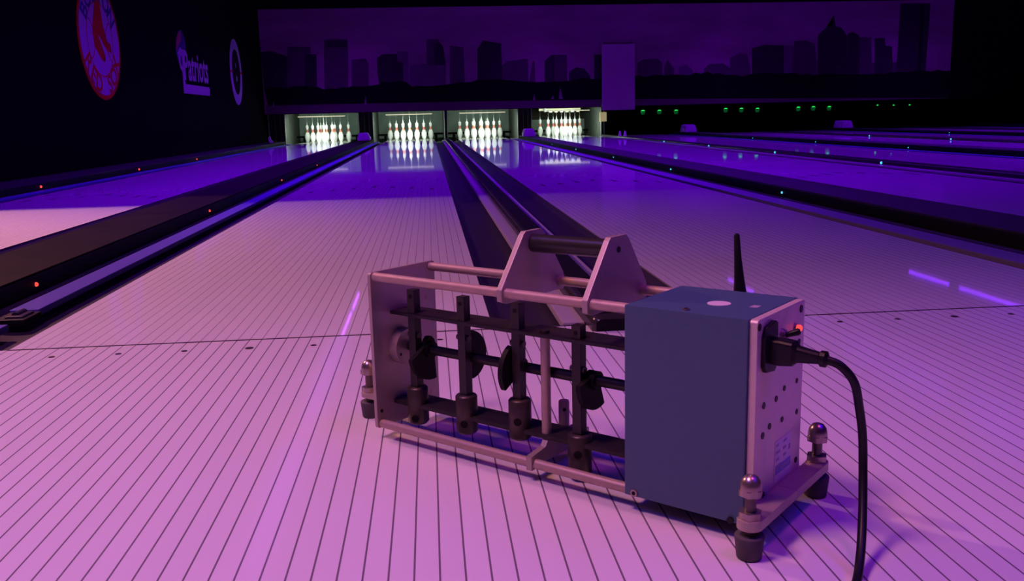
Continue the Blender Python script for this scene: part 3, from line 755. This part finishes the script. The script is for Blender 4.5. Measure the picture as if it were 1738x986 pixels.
downlight((1.35, -1.55, 3.2), (1.35, -1.5, 0), MAGENTA_FILL, FILL_C, 92, 1.0, 0.22, 'added magenta fill lamp right of the tapping machine, out of view')

# ================================================================== the tapping machine
mach = empty('tapping_machine', (0.54, -0.84, 0), -0.7529, label='tapping machine with aluminium frame, dark hammers and slate-blue control box on the lane boards', cat='tapping machine')
U0, U1, V0, V1, ZB, ZT = -0.2753, 0.3111, -0.0492, 0.0879, 0.0162, 0.2535
VC = 0.0194
RV0, RV1 = V0 + 0.009, V1 - 0.009

def rr(x0, y0, x1, y1, r, n=4):
    out = []
    for cx, cy, a in ((x1 - r, y1 - r, 0), (x0 + r, y1 - r, PI / 2), (x0 + r, y0 + r, PI), (x1 - r, y0 + r, 1.5 * PI)):
        for i in range(n + 1): out.append((cx + r * math.cos(a + PI / 2 * i / n), cy + r * math.sin(a + PI / 2 * i / n)))
    return out

def screw(parent, x, y, z, r, m='black_plastic', ax=1, name='screw'):
    g = MB(); g.tube((x - 0.002 * ax, y, z), (x + 0.0008 * ax, y, z), r, m, n=14); return g.build(name, parent=parent)

# left end plate
g = MB(); g.prism(rr(V0, ZB, V1, ZT, 0.005), 'x', U0 - 0.006, U0, 'alu', bev=0.0008)
pl = g.build('end_plate', parent=mach)
for v, z in ((0.067, 0.1977), (0.066, 0.0722), (0.0714, 0.0436), (-0.040, 0.042)): screw(pl, U0, v, z, 0.0028, 'steel' if v > 0 else 'black_plastic')
# right end plate with black socket screws
g = MB(); g.prism(rr(V0, ZB, V1, ZT, 0.005), 'x', U1 - 0.004, U1 + 0.005, 'alu_lit', bev=0.001)
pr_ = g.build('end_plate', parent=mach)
for v, z, r in ((-0.0445, 0.2455, 0.0042), (0.0755, 0.2440, 0.0046), (0.0725, 0.2050, 0.0036), (0.0695, 0.1585, 0.0032), (0.0315, 0.1590, 0.0033), (0.008, 0.1525, 0.0037), (-0.0268, 0.1538, 0.0038),
                (0.0730, 0.1195, 0.0034), (0.0275, 0.1228, 0.0034), (-0.0085, 0.1248, 0.0038), (-0.0277, 0.1195, 0.0040), (0.0750, 0.0585, 0.0038), (-0.0228, 0.0480, 0.0040)):
    screw(pr_, U1 + 0.005, v, z, r)
# rating label with blue band and small print
g = MB(); g.prism([(0.0085, 0.1005), (0.0575, 0.1005), (0.0575, 0.0500), (0.0085, 0.0500)], 'x', U1 + 0.0049, U1 + 0.0056, 'paper')
lb = g.build('rating_label', parent=mach)
g = MB(); g.box((U1 + 0.0056, 0.011, 0.0600), (U1 + 0.0059, 0.056, 0.0700), 'label_blue'); g.build('blue_band', parent=lb)
g = MB()
for k, (a, b) in enumerate(((0.012, 0.020), (0.033, 0.043), (0.012, 0.023), (0.033, 0.041), (0.012, 0.021), (0.034, 0.042), (0.012, 0.027))):
    z = 0.095 - 0.0085 * (k // 2)
    g.box((U1 + 0.0056, a, z - 0.0016), (U1 + 0.0059, b, z + 0.0016), 'print_and_glint')
g.box((U1 + 0.0059, 0.0135, 0.0625), (U1 + 0.0061, 0.018, 0.0675), 'print_and_glint'); g.box((U1 + 0.0059, 0.024, 0.0625), (U1 + 0.0061, 0.052, 0.0672), 'print_and_glint')
g.box((U1 + 0.0056, 0.0500, 0.080), (U1 + 0.0059, 0.0545, 0.0865), 'print_and_glint')
g.build('small_print', parent=lb)

# tie rods
for v, z in ((RV0, 0.2468), (RV1, 0.2450), (RV0, 0.0226), (RV1, 0.0226)):
    g = MB(); g.tube((U0 - 0.001, v, z), (U1 - 0.003, v, z), 0.0066, 'alu_rod', n=20); g.build('tie_rod', parent=mach)

# carrying handle
for u in (-0.034, 0.098):
    g = MB()
    g.prism([(V0 - 0.001, 0.2365), (V0 + 0.010, 0.2325), (V1 + 0.002, 0.2325), (V1 + 0.007, 0.2400), (V1 + 0.002, 0.2560), (0.0460, 0.3180), (0.0400, 0.3225), (0.0040, 0.3225), (-0.0010, 0.3185), (V0 - 0.0015, 0.2520)],
            'x', u - 0.004, u + 0.004, 'alu', bev=0.001)
    hp = g.build('handle_plate', parent=mach)
    if u > 0: screw(hp, u + 0.004, 0.0215, 0.3055, 0.0040)
g = MB(); g.tube((-0.0299, 0.0215, 0.3050), (0.0939, 0.0215, 0.3055), 0.0122, 'grip', n=28); g.build('handle_grip', parent=mach)

# guide bars
GV0, GV1 = -0.013, 0.033
for z, th, nm in ((0.1886, 0.0050, 'upper'), (0.0504, 0.0060, 'lower')):
    g = MB(); g.prism([(U0, GV0), (0.155, GV0), (0.155, GV1), (U0, GV1)], 'z', z - th / 2, z + th / 2, 'dark_steel', bev=0.0008)
    g.build('guide_bar', parent=mach)
# shaft with bearing flange and cams
SV, SZ = 0.0105, 0.1340
g = MB(); g.tube((U0, SV, SZ), (0.156, SV, SZ), 0.0072, 'dark_steel', n=20)
sh = g.build('camshaft', parent=mach)
g = MB(); g.tube((U0, SV - 0.002, SZ), (U0 + 0.016, SV - 0.002, SZ), 0.0275, 'alu', n=32)
bf = g.build('bearing_flange', parent=mach)
screw(bf, U0 + 0.016, -0.010, 0.125, 0.0022)
HU = [-0.2337, -0.1370, -0.0402, 0.0577]
cams = [(238, 46, 0.047), (8, 90, 0.039), (168, 50, 0.043), (240, 60, 0.041)]
COFF = [0.0085, -0.010, -0.0165, 0.0085]
for k, u in enumerate(HU):
    a, hwid, R_ = cams[k]
    pts = []
    n = 22
    for i in range(n + 1):
        t = math.radians(a - hwid + 2 * hwid * i / n)
        rr_ = R_ * (0.86 + 0.14 * i / n)
        pts.append((SV + rr_ * math.cos(t), SZ + rr_ * math.sin(t)))
    b0 = math.radians(a + hwid); b1 = math.radians(a - hwid + 360)
    for i in range(1, 9):
        t = b0 + (b1 - b0) * i / 9
        pts.append((SV + (0.0125, 0.0125, 0.0125, 0.0125)[k] * math.cos(t), SZ + (0.021, 0.0125, 0.0125, 0.0125)[k] * math.sin(t)))
    uo = u + COFF[k]
    g = MB(); g.prism(pts, 'x', uo, uo + 0.008, 'cam', bev=0.0007); c_ = g.build('cam', parent=sh)
    g = MB(); g.tube((uo - 0.003, SV, SZ), (uo + 0.012, SV, SZ), 0.0125, 'cam', n=20); g.build('hub', parent=c_)
# hammers: square lifter bar above a round steel head
HZ = [0.0205, 0.0245, 0.0355, 0.0050]
for k, u in enumerate(HU):
    z0 = HZ[k]
    g = MB()
    r = 0.0158; zt = z0 + 0.058
    g.lathe([(0.006, 0.0), (0.012, 0.001), (r, 0.005), (r, 0.0555), (r - 0.002, 0.058), (0.004, 0.0582)], 'hammer', c=(u, -0.004, z0), n=32)
    hm = g.build('hammer', parent=mach)
    g = MB(); ztop = (0.2265, 0.2260, 0.2270, 0.2090)[k]
    g.box((u - 0.0068, -0.0108, zt - 0.001), (u + 0.0068, 0.0028, ztop), 'dark_steel', bev=0.0008)
    lbv = g.build('lifter_bar', parent=hm)
    g = MB(); g.tube((u, -0.0108 - 0.0006, ztop - 0.010), (u, -0.0100, ztop - 0.010), 0.0030, 'cam', n=12); g.build('pin_hole', parent=lbv)
    zz = z0 + (0.012, 0.018, 0.029, 0.034)[k]
    g = MB()
    # dark cross hole in the head, facing the front
    d = Vector((0.42, -0.907, 0))
    c0 = Vector((u, -0.004, zz))
    g.tube(c0 + d * (r - 0.004), c0 + d * (r + 0.0003), 0.0056, 'cam', n=18)
    g.build('cross_hole', parent=hm)
    zl = (0.158, 0.166, 0.171, 0.150)[k]
    g = MB(); g.tube((u - 0.012, -0.004, zl), (u + 0.010, -0.004, zl), 0.0042, 'hammer', n=14); g.build('lift_pin', parent=hm)
# spacer column, short post and cross bracket
g = MB(); g.tube((0.0045, -0.004, 0.0534), (0.0045, -0.004, 0.1861), 0.0066, 'alu_rod', n=20); sc_ = g.build('spacer_column', parent=mach)
g = MB(); g.tube((0.0045, -0.004, 0.1911), (0.0045, -0.004, 0.1950), 0.0066, 'dark_steel', n=6); g.build('hex_nut', parent=sc_)
g = MB(); g.path([(0.0010, 0.042, 0.030), (0.0010, 0.042, 0.0840), (0.0010, 0.042, 0.0860)], [0.0075, 0.0075, 0.0062], 'alu_rod', 20); sp = g.build('short_post', parent=mach)
g = MB(); dd = Vector((0.65, -0.76, 0)); g.tube(Vector((0.0010, 0.042, 0.0745)) + dd * 0.0055, Vector((0.0010, 0.042, 0.0745)) + dd * 0.0077, 0.0026, 'cam', n=12); g.build('post_hole', parent=sp)
g = MB()
g.prism([(V0 + 0.000, 0.0150), (V0 + 0.018, 0.0150), (V0 + 0.022, 0.0190), (V1 - 0.022, 0.0190), (V1 - 0.018, 0.0150), (V1, 0.0150), (V1, 0.0360), (V1 - 0.012, 0.0385), (V1 - 0.024, 0.0385), (V1 - 0.030, 0.0474),
         (V0 + 0.038, 0.0474), (V0 + 0.032, 0.0390), (V0 + 0.020, 0.0370), (V0, 0.0340)], 'x', 0.003, 0.012, 'alu', bev=0.0008)
g.build('cross_bracket', parent=mach)

# control box
g = MB(); g.box((0.1553, V0 - 0.004, 0.0205), (U1 - 0.0042, V1 + 0.001, 0.2542), 'blue', bev=0.0016)
bx = g.build('control_box', parent=mach)
g = MB(); g.tube((0.2448, 0.0080, 0.2540), (0.2448, 0.0080, 0.2547), 0.0135, 'paper', n=32); g.build('round_sticker', parent=bx)
g = MB(); g.box((0.2820, 0.007, 0.2541), (0.2910, 0.020, 0.2546), 'print_and_glint'); g.build('pale_reflection', parent=bx)  # pale patch painted where the glossy top mirrors something
g = MB(); g.tube((0.229, -0.043, 0.2535), (0.229, -0.043, 0.2562), 0.0042, 'steel', n=14); g.tube((0.229, -0.043, 0.2562), (0.229, -0.043, 0.2566), 0.0018, 'cam', n=10); g.build('cover_screw', parent=bx)
g = MB(); g.tube((0.1685, V0 - 0.0035, 0.0250), (0.1685, V0 - 0.0055, 0.0250), 0.0046, 'steel', n=16); g.tube((0.1685, V0 - 0.0055, 0.0250), (0.1685, V0 - 0.0058, 0.0250), 0.0024, 'cam', n=12); g.build('cover_screw', parent=bx)
g = MB(); g.tube((0.2925, V0 - 0.0035, 0.0235), (0.2925, V0 - 0.0065, 0.0235), 0.0040, 'black_plastic', n=14); g.build('cover_screw', parent=bx)
# power inlet, switch, lamp
g = MB(); g.prism([(-0.0385, 0.2330), (-0.0330, 0.2435), (-0.0100, 0.2470), (-0.0040, 0.2440), (-0.0040, 0.1950), (-0.0100, 0.1900), (-0.0330, 0.1930), (-0.0385, 0.2000)], 'x', U1 + 0.005, U1 + 0.010, 'black_plastic', bev=0.0012)
g.build('power_inlet', parent=mach)
g = MB(); g.tube((U1 + 0.005, 0.0205, 0.2240), (U1 + 0.008, 0.0205, 0.2240), 0.0080, 'steel', n=6); g.tube((U1 + 0.008, 0.0205, 0.2240), (U1 + 0.010, 0.0205, 0.2240), 0.0058, 'steel', n=16)
ts = g.build('toggle_switch', parent=mach)
g = MB(); g.path([(U1 + 0.009, 0.0205, 0.2240), (U1 + 0.022, 0.0235, 0.2290), (U1 + 0.024, 0.0240, 0.2297)], [0.0028, 0.0042, 0.0030], 'black_plastic', 14); g.build('lever', parent=ts)
g = MB(); g.tube((U1 + 0.005, 0.0590, 0.2245), (U1 + 0.0075, 0.0590, 0.2245), 0.0050, 'steel', n=16); il = g.build('indicator_lamp', parent=mach)
g = MB(); g.sphere((U1 + 0.0095, 0.0590, 0.2245), 0.0042, 'red_led', 12); g.build('red_lens', parent=il)
# faint engraved lines below the inlet
# antenna on the back of the box
g = MB(); g.tube((0.230, V1 + 0.0005, 0.236), (0.230, 0.0965, 0.236), 0.0045, 'steel', n=14)
an = g.build('antenna', parent=mach)
g = MB(); g.path([(0.2300, 0.0985, 0.222), (0.2300, 0.0985, 0.252), (0.2285, 0.0985, 0.268), (0.2262, 0.0985, 0.292), (0.2240, 0.0985, 0.3215), (0.2239, 0.0985, 0.3240)], [0.0078, 0.0078, 0.0062, 0.0046, 0.0035, 0.0022], 'black_plastic', 18); g.build('whip', parent=an)

# foot bars and feet
def foot(u, v, zbt):
    e = empty('foot', (u, v, 0)); e.parent = mach
    g = MB(); g.tube((0, 0, 0.022), (0, 0, 0.080), 0.0062, 'stud', n=18); g.build('threaded_stud', parent=e)
    g = MB(); g.lathe([(0.0118, 0.0), (0.0135, 0.0015), (0.0160, 0.0250), (0.0152, 0.0266), (0.006, 0.0268)], 'rubber', n=28); g.build('rubber_foot', parent=e)
    g = MB(); g.tube((0, 0, zbt), (0, 0, zbt + 0.0078), 0.0128, 'steel', n=6); g.build('hex_nut', parent=e)
    g = MB()
    g.tube((0, 0, 0.0715), (0, 0, 0.0785), 0.0132, 'steel', n=6)
    g.lathe([(0.0116, 0.0784), (0.0116, 0.0825), (0.0102, 0.0878), (0.0068, 0.0925), (0.002, 0.0943)], 'steel', n=24)
    g.build('acorn_nut', parent=e)
VF = 0.0996
UF = 0.3265
g = MB()
for s in (-1, 1):
    arc = circle(UF, VC + s * VF, 0.0140, n=10, a0=(0.02 if s > 0 else PI + 0.5), a1=(PI - 0.5 if s > 0 else 2 * PI - 0.02))
    poly = [(U1 + 0.0052, VC + s * 0.0002), (0.3405, VC + s * 0.0002)]
    poly = poly + (arc if s > 0 else arc[::-1]) + [(U1 + 0.0052, VC + s * (VF - 0.014))]
    g.prism(poly, 'z', 0.0345, 0.0455, 'alu', bev=0.0008)
g.build('foot_bar', parent=mach)
foot(UF, VC - VF, 0.0456); foot(UF, VC + VF, 0.0456)
g = MB(); g.prism([(U0 - 0.0061, VC - 0.013), (U0 - 0.0061, VC + 0.013)] + circle(-0.364, VC, 0.0135, n=12, a0=PI / 2, a1=1.5 * PI), 'z', 0.0345, 0.0425, 'alu', bev=0.0008)
g.build('foot_bar', parent=mach)
foot(-0.364, VC, 0.0426)

# ---- power cord plugged into the box
cord = empty('power_cord', (0.54, -0.84, 0), -0.7529, label='black power cord plugged into the blue box and trailing down to the floor', cat='power cord')
PV, PZ = -0.0175, 0.2150
g = MB()
sec = []
def ring_rr(x, hv, hz, r, dz=0.0, dv=0.0):
    return [(x, PV + dv + a, PZ + dz + b) for a, b in rr(-hv, -hz, hv, hz, r, 3)]
rings = [ring_rr(U1 + 0.0102, .0112, .0135, .004), ring_rr(U1 + 0.020, .0118, .0145, .005), ring_rr(U1 + 0.034, .0108, .0130, .005), ring_rr(U1 + 0.038, .0078, .0090, .005, -.0005, 0.001),
         ring_rr(U1 + 0.060, .0062, .0066, .0055, -.0020, .003), ring_rr(U1 + 0.062, .0088, .0088, .0080, -.0022, .003), ring_rr(U1 + 0.067, .0088, .0088, .0080, -.0026, .0035), ring_rr(U1 + 0.069, .0050, .0050, .0045, -.003, .0035)]
n = len(rings[0])
vs = [v for r in rings for v in r]
g.add(vs, [(k * n + i, k * n + (i + 1) % n, (k + 1) * n + (i + 1) % n, (k + 1) * n + i) for k in range(len(rings) - 1) for i in range(n)], 'black_plastic', False)
g.add(rings[0], [list(range(n))[::-1]], 'black_plastic'); g.add(rings[-1], [list(range(n))], 'black_plastic')
g.build('plug', parent=cord)
ctrl = [(U1 + 0.066, PV + .0035, PZ - .0028), (0.392, -0.010, 0.2065), (0.404, -0.001, 0.188), (0.4065, 0.012, 0.158), (0.409, 0.020, 0.125), (0.4120, 0.018, 0.088), (0.4215, -0.008, 0.046), (0.432, -0.045, 0.016), (0.4420, -0.095, 0.0052), (0.452, -0.20, 0.0050), (0.44, -0.34, 0.0050)]
P = [Vector(c) for c in ctrl]
pts = []
for i in range(len(P) - 1):
    p0, p1, p2, p3 = P[max(i - 1, 0)], P[i], P[i + 1], P[min(i + 2, len(P) - 1)]
    for k in range(8):
        t = k / 8
        pts.append(0.5 * ((2 * p1) + (p2 - p0) * t + (2 * p0 - 5 * p1 + 4 * p2 - p3) * t * t + (3 * p1 - p0 - 3 * p2 + p3) * t ** 3))
pts.append(P[-1])
for q in pts: q.z = max(q.z, 0.0049)
g = MB(); g.path(pts, 0.0047, 'black_plastic', 14); g.build('cable', parent=cord)
